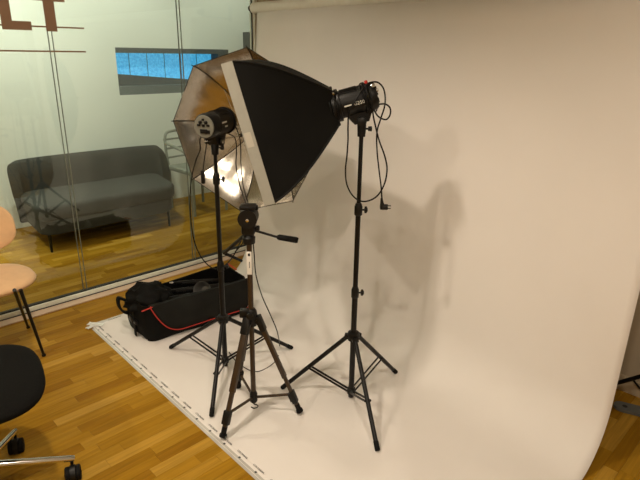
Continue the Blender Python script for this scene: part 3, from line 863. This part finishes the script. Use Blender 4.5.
# contents
q = bmesh.new(); bmesh.ops.create_icosphere(q, subdivisions=4, radius=1)
for v_ in q.verts:
    n = v_.co.copy(); k = 1 + .30 * noise.noise(n * 2.4) + .20 * noise.noise(n * 5.5 + V((1, 2, 3)))
    v_.co = bp(.10, .155, BH - .020) + (bu * n.x * .130 + bw * n.y * .118 + V((0, 0, 1)) * n.z * .092) * k
one('fabric_bundle', q, M_BAG, bp(.095, .155, .10), 'crumpled black fabric bundle stuffed into the end of the bag', 'bundle', smooth=70)
def folded_stand(p0, p1, r, label):
    t = Thing('folded_stand', p0, label, 'stand')
    p0, p1 = V(p0), V(p1); d = (p1 - p0).normalized(); sd = d.cross(V((0, 0, 1))).normalized()
    q = bmesh.new(); tube(q, [p0, p1], r, 10); t.part('tube', q, M_BLACKMET)
    for s_ in (-1, 1):
        q = bmesh.new(); tube(q, [p0 + d * .05 + sd * s_ * r * 1.9, p1 - d * .06 + sd * s_ * r * 1.9], r * .8, 8); t.part('leg', q, M_BLACKMET)
    q = bmesh.new(); lathe(q, p0 - d * .022, d, [(0, r * .4), (.002, r * .8), (.024, r * .9)], 10); t.part('end_fitting', q, M_CHROME)
    q = bmesh.new(); lathe(q, p0 + d * .12 - sd * 0, d, [(0, r * 1.3), (.03, r * 1.5), (.034, r * 1.2)], 10); t.part('collar', q, M_BLACK)
folded_stand(bp(.17, .075, BH - .012), bp(BL - .04, .10, BH - .085), .010, 'folded black stand in the bag with its tip by the flap')
folded_stand(bp(.20, .135, BH + .006), bp(BL - .05, .17, BH - .075), .009, 'folded black stand lying in the middle of the open bag')
folded_stand(bp(.27, .205, BH + .018), bp(BL - .06, .23, BH - .06), .009, 'folded black stand along the back wall of the bag')
t = Thing('reflector_dish', bp(.40, .10, BH - .05), 'grey metal reflector dish tucked upright in the bag', 'reflector')
q = bmesh.new(); seg = 24; o_ = bp(.43, .085, BH - .035)
lathe(q, o_, (-bu * .75 + V((0, 0, .35)) - bw * .5), [(0, .03), (.02, .045), (.045, .060), (.047, .0615), (.046, .058), (.022, .042), (.004, .028)], seg); t.part('bowl', q, mat('dull_aluminium', (.16, .16, .15), .4, .6, noise_amt=.05))

# ================================================================== CABLES
def cable(name, pts, r, label, base, n=8, group=None):
    q = bmesh.new(); tube(q, spline(pts, n), r, 8)
    return tag(link_mesh(name, q, M_CABLE, None, base), label, 'cable', group)
def px(P, lst, off=0.0): return [at_v(a, b, P, off if len(c) == 0 else c[0]) for (a, b, *c) in lst]
# softbox strobe: power cord with plug, wound round the housing
cord = Thing('power_cord', back1, 'black power cord with a plug hanging in a loop from the softbox strobe', 'cable')
loop = px(RS, [(377, 104.5), (385, 104), (390, 108), (390, 115), (386, 119.5), (379, 117), (374, 110, -.05), (369, 98, -.07), (366, 88, -.055), (369, 83, -.02), (378, 82.5), (384, 90), (385, 104, -.01), (381, 118), (377, 132), (377, 150), (379, 170), (381, 186), (382, 200)])
q = bmesh.new(); tube(q, spline(loop, 7), .0033, 8); cord.part('lead', q, M_CABLE)
lp2 = px(RS, [(369, 86, -.06), (372, 100, -.075), (373, 114, -.06), (375, 124, -.03), (379, 140), (385, 157), (387, 170), (384, 185), (376, 197), (364, 201.5), (354, 197, -.02), (347, 185, -.02), (345.5, 170, -.02), (347, 155, -.02), (348, 140, -.02), (348, 126, -.03), (349, 112, -.07), (354, 103, -.08), (360, 93, -.075), (365, 87, -.05)])
q = bmesh.new(); tube(q, spline(lp2, 7), .0033, 8); cord.part('lead', q, M_CABLE)
for k in range(3):                                          # turns round the housing
    c = back1 + SA * (.034 + .009 * k); tilt = .012 - .009 * k
    ring = [c + (SS * math.cos(t_) + SU * math.sin(t_)) * .0610 + SA * tilt * 2.2 * math.sin(t_ + .8) for t_ in [2 * math.pi * j / 20 for j in range(20)]]
    q = bmesh.new(); tube(q, spline(ring, 2, True) + [ring[0]], .0030, 8); cord.part('coil', q, M_CABLE)
pc = at_v(382.5, 207, RS)
q = bmesh.new(); tube(q, [at_v(381.6, 198, RS), at_v(381.9, 203, RS), pc + V((0, 0, .004)), pc - V((0, 0, .010))], [.0045, .008, .012, .011], 10)
plug = cord.part('plug', q, M_BLACK)
q = bmesh.new(); tube(q, [pc, pc + r45 * .022], .013, 12)
for s_ in (-1, 1): tube(q, [pc + r45 * .022 + V((0, 0, s_ * .006)), pc + r45 * .036 + V((0, 0, s_ * .006))], .0024, 6)
cord.part('plug_pins', q, M_BLACK, plug)
# small cords at the speed ring
cord2 = px(RS, [(337, 93, -.04), (331, 93, -.05), (327, 97, -.06), (330, 105, -.08), (332, 118, -.07), (334, 127, -.04), (339, 120, -.07), (337, 106, -.09), (334, 97, -.07)])
q = bmesh.new(); tube(q, spline(cord2, 7), .0028, 8)
one('tie_cord', q, M_CABLE, at_v(334, 110, RS, -.05), 'thin black tie cord looped round the softbox speed ring', 'cord')
# umbrella strobe: mains lead looping down to the bag
b_pts = px(LS, [(203, 133, -.02), (200, 140, -.03), (200, 150, -.03), (196, 160, -.02), (191.5, 178), (190, 198), (191, 220), (194, 240), (200, 255), (208, 265), (216, 269), (224, 266, -.02), (232, 258), (238, 247), (243, 236, -.03)])
cable('power_cord', b_pts, .003, 'black mains lead looping down beside the umbrella stand', at_v(200, 200, LS))
sc_ = px(LS, [(207, 139, -.03), (206, 148, -.02), (204.5, 158), (203, 170)])
syn = Thing('sync_lead', at_v(203, 170, LS), 'short black lead with an inline box hanging from the umbrella strobe', 'cable')
q = bmesh.new(); tube(q, spline(sc_, 7), .0026, 8); syn.part('lead', q, M_CABLE)
q = bmesh.new(); obox(q, at_v(203, 177, LS), r45, f45, (0, 0, 1), .019, .016, .064, .004); syn.part('inline_box', q, M_BLACK)
# cable from the strobe down past the tripod head and onto the paper
lead_pts = px(LS, [(229, 134, -.02), (235, 138, .02), (236.5, 150, .02), (236, 165, .02), (239, 182), (244, 198), (247, 206)]) 
lead_pts += px(TP, [(249, 216, .05), (252, 232, .05), (254, 252, .04), (256, 275, .05), (262, 296, .08), (270, 314, .10), (277, 331, .12)])
fl_ = [at_z(279.5, 345, .02), at_z(278, 357, .008), at_z(270, 366, .008), at_z(258, 371.5, .008), at_z(247, 369, .008), at_z(236, 361, .008), at_z(229, 352, .012)]
cable('sync_cable', lead_pts + fl_, .0026, 'long black cable trailing from the umbrella strobe past the bronze tripod onto the paper', at_z(258, 371))
c3 = px(LS, [(233, 120, .10), (240, 140, .06), (241, 165, .04), (243, 185, .02), (248, 203, 0)]) + px(TP, [(250, 214, .06), (247, 232, .05), (242, 244, .06), (235, 252, .10)])
cable('sync_cable', c3, .0024, 'thin black cable hanging between softbox edge and tripod head', at_v(241, 165, LS, .04))

# ================================================================== PEACH CHAIR
PC = V((.587, 3.126, 0))
pch = Thing('dining_chair', PC, 'peach upholstered dining chair with slim black legs by the glass wall', 'chair')
rows = []
for i in range(13):
    t = i / 12; ph = (t - .5) * math.pi
    rr = max(.001, math.cos(ph)) ** .55; z = .418 + .041 * math.sin(ph) * (1.0 if ph < 0 else .95)
    rows.append([PC + V((.014 + .240 * rr * math.copysign(abs(math.cos(a)) ** .85, math.cos(a)), .225 * rr * math.copysign(abs(math.sin(a)) ** .85, math.sin(a)), z)) for a in [2 * math.pi * k / 40 for k in range(40)]])
q = bmesh.new(); vs = grid(q, rows, True); q.faces.new(vs[0][::-1]); q.faces.new(vs[-1]); pch.part('seat', q, M_PEACH, smooth=80)
rows = []
for i in range(15):
    t = i / 14; ph = (t - .5) * math.pi
    r = []
    for k in range(40):
        a = 2 * math.pi * k / 40
        sx, sz = .245 * math.copysign(abs(math.cos(a)) ** .75, math.cos(a)), .150 * math.copysign(abs(math.sin(a)) ** .75, math.sin(a))
        rr = max(.001, math.cos(ph)) ** .5
        x = sx * rr; z = sz * rr
        yb = .235 - 1.3 * x * x + .15 * z + .020 * math.sin(ph)
        r.append(PC + V((x, yb, .655 + z)))
    rows.append(r)
q = bmesh.new(); vs = grid(q, rows, True); q.faces.new(vs[0][::-1]); q.faces.new(vs[-1]); pch.part('backrest', q, M_PEACH, smooth=80)
f1, f2_ = at_z(44, 356), at_z(28.3, 328)
pf = [(at_z(21, 293, .405), f1), (at_z(15, 293.5, .405), f2_)]
pf += [(V((2 * PC.x - a.x, a.y, a.z)), V((2 * PC.x - b.x, b.y, b.z))) for a, b in pf]
for a, b in pf:
    q = bmesh.new(); tube(q, [a + V((0, 0, .02)), V((b.x, b.y, .004))], [.0095, .0075], 10); lg = pch.part('leg', q, M_BLACKMET)
    q = bmesh.new(); lathe(q, (b.x, b.y, .0005), (0, 0, 1), [(0, .010), (.008, .011), (.012, .008)], 10); pch.part('glide', q, M_RUBBER, lg)
q = bmesh.new()
for s_ in (-1, 1): tube(q, spline([PC + V((s_ * .05, .08, .41)), PC + V((s_ * .06, .22, .44)), PC + V((s_ * .06, .262, .56)), PC + V((s_ * .06, .25, .64))], 5), .008, 8)
obox(q, PC + V((0, 0, .404)), (1, 0, 0), (0, 1, 0), (0, 0, 1), .24, .22, .012, .003)
pch.part('back_bracket', q, M_BLACKMET)

# ================================================================== OFFICE CHAIR
OC = V((.255, 1.975, 0))
off = Thing('office_chair', OC, 'black office chair on a chrome five-star base with black castors', 'chair')
SCt = V((.272, 2.035, 0)); rot = math.radians(78)
rows = []
for i in range(13):
    t = i / 12; ph = (t - .5) * math.pi
    rr = max(.001, math.cos(ph)) ** .45; z = .455 + .040 * math.sin(ph)
    r = []
    for k in range(48):
        a = 2 * math.pi * k / 48
        x = .262 * rr * math.copysign(abs(math.cos(a)) ** .72, math.cos(a)); y = .245 * rr * math.copysign(abs(math.sin(a)) ** .72, math.sin(a))
        x *= 1 - .12 * (y / .245)
        r.append(SCt + V((x * math.cos(rot) - y * math.sin(rot), x * math.sin(rot) + y * math.cos(rot), z)))
    rows.append(r)
q = bmesh.new(); vs = grid(q, rows, True); q.faces.new(vs[0][::-1]); q.faces.new(vs[-1]); off.part('seat', q, M_SEATBLK, smooth=80)
bdir = V((-1, .18, 0)).normalized(); bsd = V((-bdir.y, bdir.x, 0))
rows = []
for i in range(11):
    ph = (i / 10 - .5) * math.pi; rr = max(.001, math.cos(ph)) ** .45; r = []
    for k in range(36):
        a = 2 * math.pi * k / 36
        sx = .22 * rr * math.copysign(abs(math.cos(a)) ** .7, math.cos(a)); sz = .24 * rr * math.copysign(abs(math.sin(a)) ** .7, math.sin(a))
        r.append(SCt + bdir * (.28 + .02 * math.sin(ph) - .9 * sx * sx) + bsd * sx + V((0, 0, .80 + sz)))
    rows.append(r)
q = bmesh.new(); vs = grid(q, rows, True); q.faces.new(vs[0][::-1]); q.faces.new(vs[-1]); off.part('backrest', q, M_SEATBLK, smooth=80)
q = bmesh.new(); tube(q, spline([OC + V((0, 0, .40)), SCt + bdir * .22 + V((0, 0, .40)), SCt + bdir * .31 + V((0, 0, .50)), SCt + bdir * .31 + V((0, 0, .75))], 6), .014, 8); off.part('back_stem', q, M_CHROME)
q = bmesh.new(); lathe(q, OC + V((0, 0, .11)), (0, 0, 1), [(0, .030), (.06, .030), (.062, .026), (.17, .026), (.172, .015), (.29, .015), (.29, .07), (.31, .09)], 18); off.part('gas_column', q, M_BLACKMET)
q = bmesh.new(); lathe(q, OC + V((0, 0, .115)), (0, 0, 1), [(0, .038), (.002, .045), (.065, .045), (.072, .035)], 20); off.part('base_hub', q, M_CHROME)
cast_off = V((.008, -.028, 0))
for k in range(5):
    an = math.radians(-17 + 72 * k); d = V((math.cos(an), math.sin(an), 0)); sd = V((-d.y, d.x, 0))
    p0 = OC + d * .03 + V((0, 0, .158)); p1 = OC + d * .298 + V((0, 0, .083))
    q = bmesh.new(); tube(q, [p0, p0.lerp(p1, .93), p1], [.0155, .0125, .0115], 14); lg = off.part('base_leg', q, M_CHROME)
    pvt = OC + d * .287
    q = bmesh.new(); tube(q, [pvt + V((0, 0, .078)), pvt + V((0, 0, .052))], .006, 8)
    cdir = V((math.cos(an * 2.1 + 4.2), math.sin(an * 2.1 + 4.2), 0)) if k not in (0, 1) else V((-.35, -.94, 0)).normalized()
    wc = pvt + cdir * .020 + V((0, 0, .0302)); wx = V((-cdir.y, cdir.x, 0))
    hood = []
    lathe(q, wc - wx * .010, wx, [(0, .024), (0, .033), (.020, .033), (.020, .024)], 16)
    cs_ = off.part('castor', q, M_BLACK)
    for s_ in (-1, 1):
        q = bmesh.new(); lathe(q, wc + wx * s_ * .011, wx * s_, [(0, .026), (.001, .0298), (.015, .0298), (.018, .024), (.018, .006), (.020, .004)], 20); off.part('wheel', q, M_RUBBER, cs_)

# ================================================================== SOFA beyond the glass
SX0, SX1, SY0, SY1 = 1.25, 2.62, 4.50, 5.27
sofa = Thing('sofa', ((SX0 + SX1) / 2, (SY0 + SY1) / 2, 0), 'dark grey two-seat sofa with a wraparound back beyond the glass', 'sofa')
NP = 44; ztop = .675
def shell_pt(k, inner_, zf):
    """k along the wrap (0..1), zf 0..1 bottom to top; the shell flares outwards towards the top"""
    cxm, hx, dep = 2.055, .755, .22
    a = math.pi * (1 - k); e = .62
    ca, sa = math.cos(a), math.sin(a)
    fl_ = -.035 * (1 - zf)
    hx2, d2 = hx - (.085 if inner_ else 0) + fl_, dep - (.085 if inner_ else 0) + fl_ * .5
    x = cxm + hx2 * math.copysign(abs(ca) ** e, ca); y = SY1 - dep + d2 * abs(sa) ** e
    end = min(1, min(k, 1 - k) / .16); zt = .42 + (ztop - .42) * math.sqrt(1 - (1 - end) ** 2)
    return V((x, y, .15 + (zt - .15) * zf))
prof = [(False, 0), (False, .35), (False, .7), (False, .96), (None, 1.0), (True, .96), (True, .7), (True, .35), (True, 0)]
rows = []
for inn, zf in prof:
    if inn is None: rows.append([(shell_pt(k / NP, False, 1).lerp(shell_pt(k / NP, True, 1), .5) + V((0, 0, .006))) for k in range(NP + 1)])
    else: rows.append([shell_pt(k / NP, inn, zf) for k in range(NP + 1)])
q = bmesh.new(); vs = grid(q, rows)
for e in (0, -1): q.faces.new([r[e] for r in vs])
for j in range(NP): q.faces.new((vs[0][j], vs[0][j + 1], vs[-1][j + 1], vs[-1][j]))
sofa.part('back_shell', q, M_SOFA, smooth=60)
def seat_slab(z0, z1, grow, bev):
    b2 = bmesh.new(); pts = []
    x0, x1, y0, y1, r = SX0 + .07 - grow, SX1 - .07 + grow, SY0 - grow, SY1 - .10, .14
    for (cx_, cy_, a0) in ((x1 - r, y0 + r, -90), (x1 - r, y1 - r, 0), (x0 + r, y1 - r, 90), (x0 + r, y0 + r, 180)):
        for k in range(8): 
            a = math.radians(a0 + k * 90 / 7); pts.append(V((cx_ + r * math.cos(a), cy_ + r * math.sin(a), z0)))
    for p in pts:
        g = (p.y - y0) / (y1 - y0); p.x += g * (.15 if p.x > (x0 + x1) / 2 else .06)
    prism(b2, pts, (0, 0, z1 - z0))
    bmesh.ops.recalc_face_normals(b2, faces=b2.faces[:])
    top_e = [e for e in b2.edges if abs(e.verts[0].co.z - e.verts[1].co.z) < 1e-6]
    bmesh.ops.bevel(b2, geom=top_e, offset=bev, segments=3, profile=.5, affect='EDGES')
    return b2
sofa.part('seat_base', seat_slab(.15, .27, -.01, .012), M_SOFA)
sofa.part('seat_cushion', seat_slab(.272, .405, .015, .035), M_SOFA)
for (x, y) in ((SX0 + .14, SY0 + .05), (SX1 - .14, SY0 + .05), (SX0 + .25, SY1 - .14), (SX1 - .25, SY1 - .14)):
    q = bmesh.new(); tube(q, [(x, y, .15), (x, y, .001)], [.014, .010], 10); sofa.part('leg', q, M_BLACKMET)

# ================================================================== PALE ARMCHAIR beyond the glass, beside the sofa
AC = V((3.03, 4.93, 0))
ach = Thing('armchair', AC, 'pale grey framed armchair beside the sofa beyond the glass', 'chair')
ax0, ax1, ay0, ay1 = 2.83, 3.22, 4.65, 5.10
for (x, y, zt) in ((ax0, ay0, .60), (ax1, ay0, .60), (ax0, ay1, .60), (ax1, ay1, .60)):
    q = bmesh.new(); tube(q, [(x, y, .001), (x, y, .42)], .015, 8); ach.part('leg', q, M_PALEWOOD)
q = bmesh.new(); box(q, (ax0 - .02, ay0 - .03, .42), (ax1 + .02, ay1 + .02, .465), .012); ach.part('seat', q, M_PALEWOOD)
for x, s_ in ((ax0, -1), (ax1, 1)):
    q = bmesh.new(); tube(q, spline([(x, ay0 + .01, .44), (x + s_ * .03, ay0 - .0, .58), (x + s_ * .05, ay0 + .05, .665), (x + s_ * .05, (ay0 + ay1) / 2, .69), (x + s_ * .02, ay1, .70)], 5), .016, 8); ach.part('armrest', q, M_PALEWOOD)
q = bmesh.new(); tube(q, spline([(ax0, ay1, .42), (ax0 - .005, ay1 + .03, .60), (ax0 + .02, ay1 + .07, .76), (ax0 + .10, ay1 + .10, .80), (ax1 - .10, ay1 + .10, .80), (ax1 - .02, ay1 + .07, .76), (ax1 + .005, ay1 + .03, .60), (ax1, ay1, .42)], 5), .015, 8)
ach.part('back_frame', q, M_PALEWOOD)
for k in range(3):
    q = bmesh.new(); z = .54 + k * .09; dy = .02 + k * .03
    tube(q, spline([(ax0 + .004, ay1 + dy, z), ((ax0 + ax1) / 2, ay1 + dy + .03, z), (ax1 - .004, ay1 + dy, z)], 5), .010, 8); ach.part('back_rail', q, M_PALEWOOD)

# dark box on the far wall
t = Thing('wall_speaker', (4.16, FARY, 1.45), 'dark grey box loudspeaker fixed to the far wall', 'speaker')
q = bmesh.new(); box(q, (4.08, FARY - .14, 1.52), (4.24, FARY - .001, 1.82), .006); t.part('cabinet', q, M_GREYDK)
q = bmesh.new(); box(q, (4.09, FARY - .148, 1.53), (4.23, FARY - .141, 1.81), .003); t.part('grille', q, M_BLACK)

# ================================================================== RIGHT EDGE: stand leg and grey foot plate
KC = V((2.64, .20, 0))
ks = Thing('folding_stand', (KC.x, KC.y, 0), 'black tripod stand leg against the wall behind the paper backdrop', 'stand')
ft = at_x(612, 384.5, 2.70); fm = at_x(640, 376.5, 2.66)
dd = (fm - ft).normalized()
hubk = ft + dd * .34
KCx = V((hubk.x, hubk.y, 0))
q = bmesh.new(); tube(q, [KCx + V((0, 0, .03)), KCx + V((0, 0, 1.5))], .0125, 12); ks.part('pole', q, M_BLACKMET)
q = bmesh.new(); lathe(q, KCx + V((0, 0, hubk.z - .02)), (0, 0, 1), [(0, .018), (.003, .027), (.036, .027), (.04, .018)], 14); ks.part('leg_hub', q, M_BLACK)
fa = ft - dd * ((ft.z - .012) / dd.z) if dd.z > .01 else ft
feetk = [fa] + [KCx + (Matrix.Rotation(an, 3, 'Z') @ (V((fa.x, fa.y, 0)) - KCx)) for an in (math.radians(125), math.radians(-100))]
for k, f in enumerate(feetk):
    f = V((f.x, f.y, .012)); f.x = min(f.x, 2.74)
    q = bmesh.new(); tube(q, [hubk, f], .0105, 10); lg = ks.part('leg', q, M_BLACKMET)
    m_ = hubk.lerp(f, .55)
    q = bmesh.new(); tube(q, [KCx + V((0, 0, .05)), m_], .005, 8); ks.part('brace', q, M_BLACKMET, lg)
g0 = at_z(613.5, 404.5, .012); g1 = at_z(660, 416, .012); gd = (V((g1.x, g1.y, 0)) - V((g0.x, g0.y, 0))).normalized(); gs = V((-gd.y, gd.x, 0))
gf_ = Thing('sign_stand', V((g0.x, g0.y, 0)) + gd * .3, 'slate grey flat stand foot with a hole on the floor beside the backdrop', 'stand')
q = bmesh.new(); W2 = .036; base0 = V((g0.x, g0.y, .004)) + gd * W2
outl = [base0 + gd * (-W2 * math.cos(a)) + gs * (W2 * math.sin(a)) for a in [(-.5 + k / 12) * math.pi for k in range(13)]]
e_ = base0 + gd * .55
outl += [e_ + gd * (W2 * math.cos(a)) + gs * (W2 * math.sin(a)) for a in [(.5 - k / 12) * math.pi for k in range(13)]]
prism(q, outl, (0, 0, .014)); gf_.part('foot_plate', q, M_GREYFOOT)
q = bmesh.new(); lathe(q, base0 + gd * .012 + V((0, 0, .0135)), (0, 0, 1), [(0, .011), (.0012, .0115), (.0012, 0)], 16); gf_.part('bolt_hole', q, M_SEAL)
q = bmesh.new(); pc_ = base0 + gd * .52; tube(q, [pc_ + V((0, 0, .012)), pc_ + V((0, 0, 1.3))], .014, 12); gf_.part('upright', q, M_GREYFOOT)
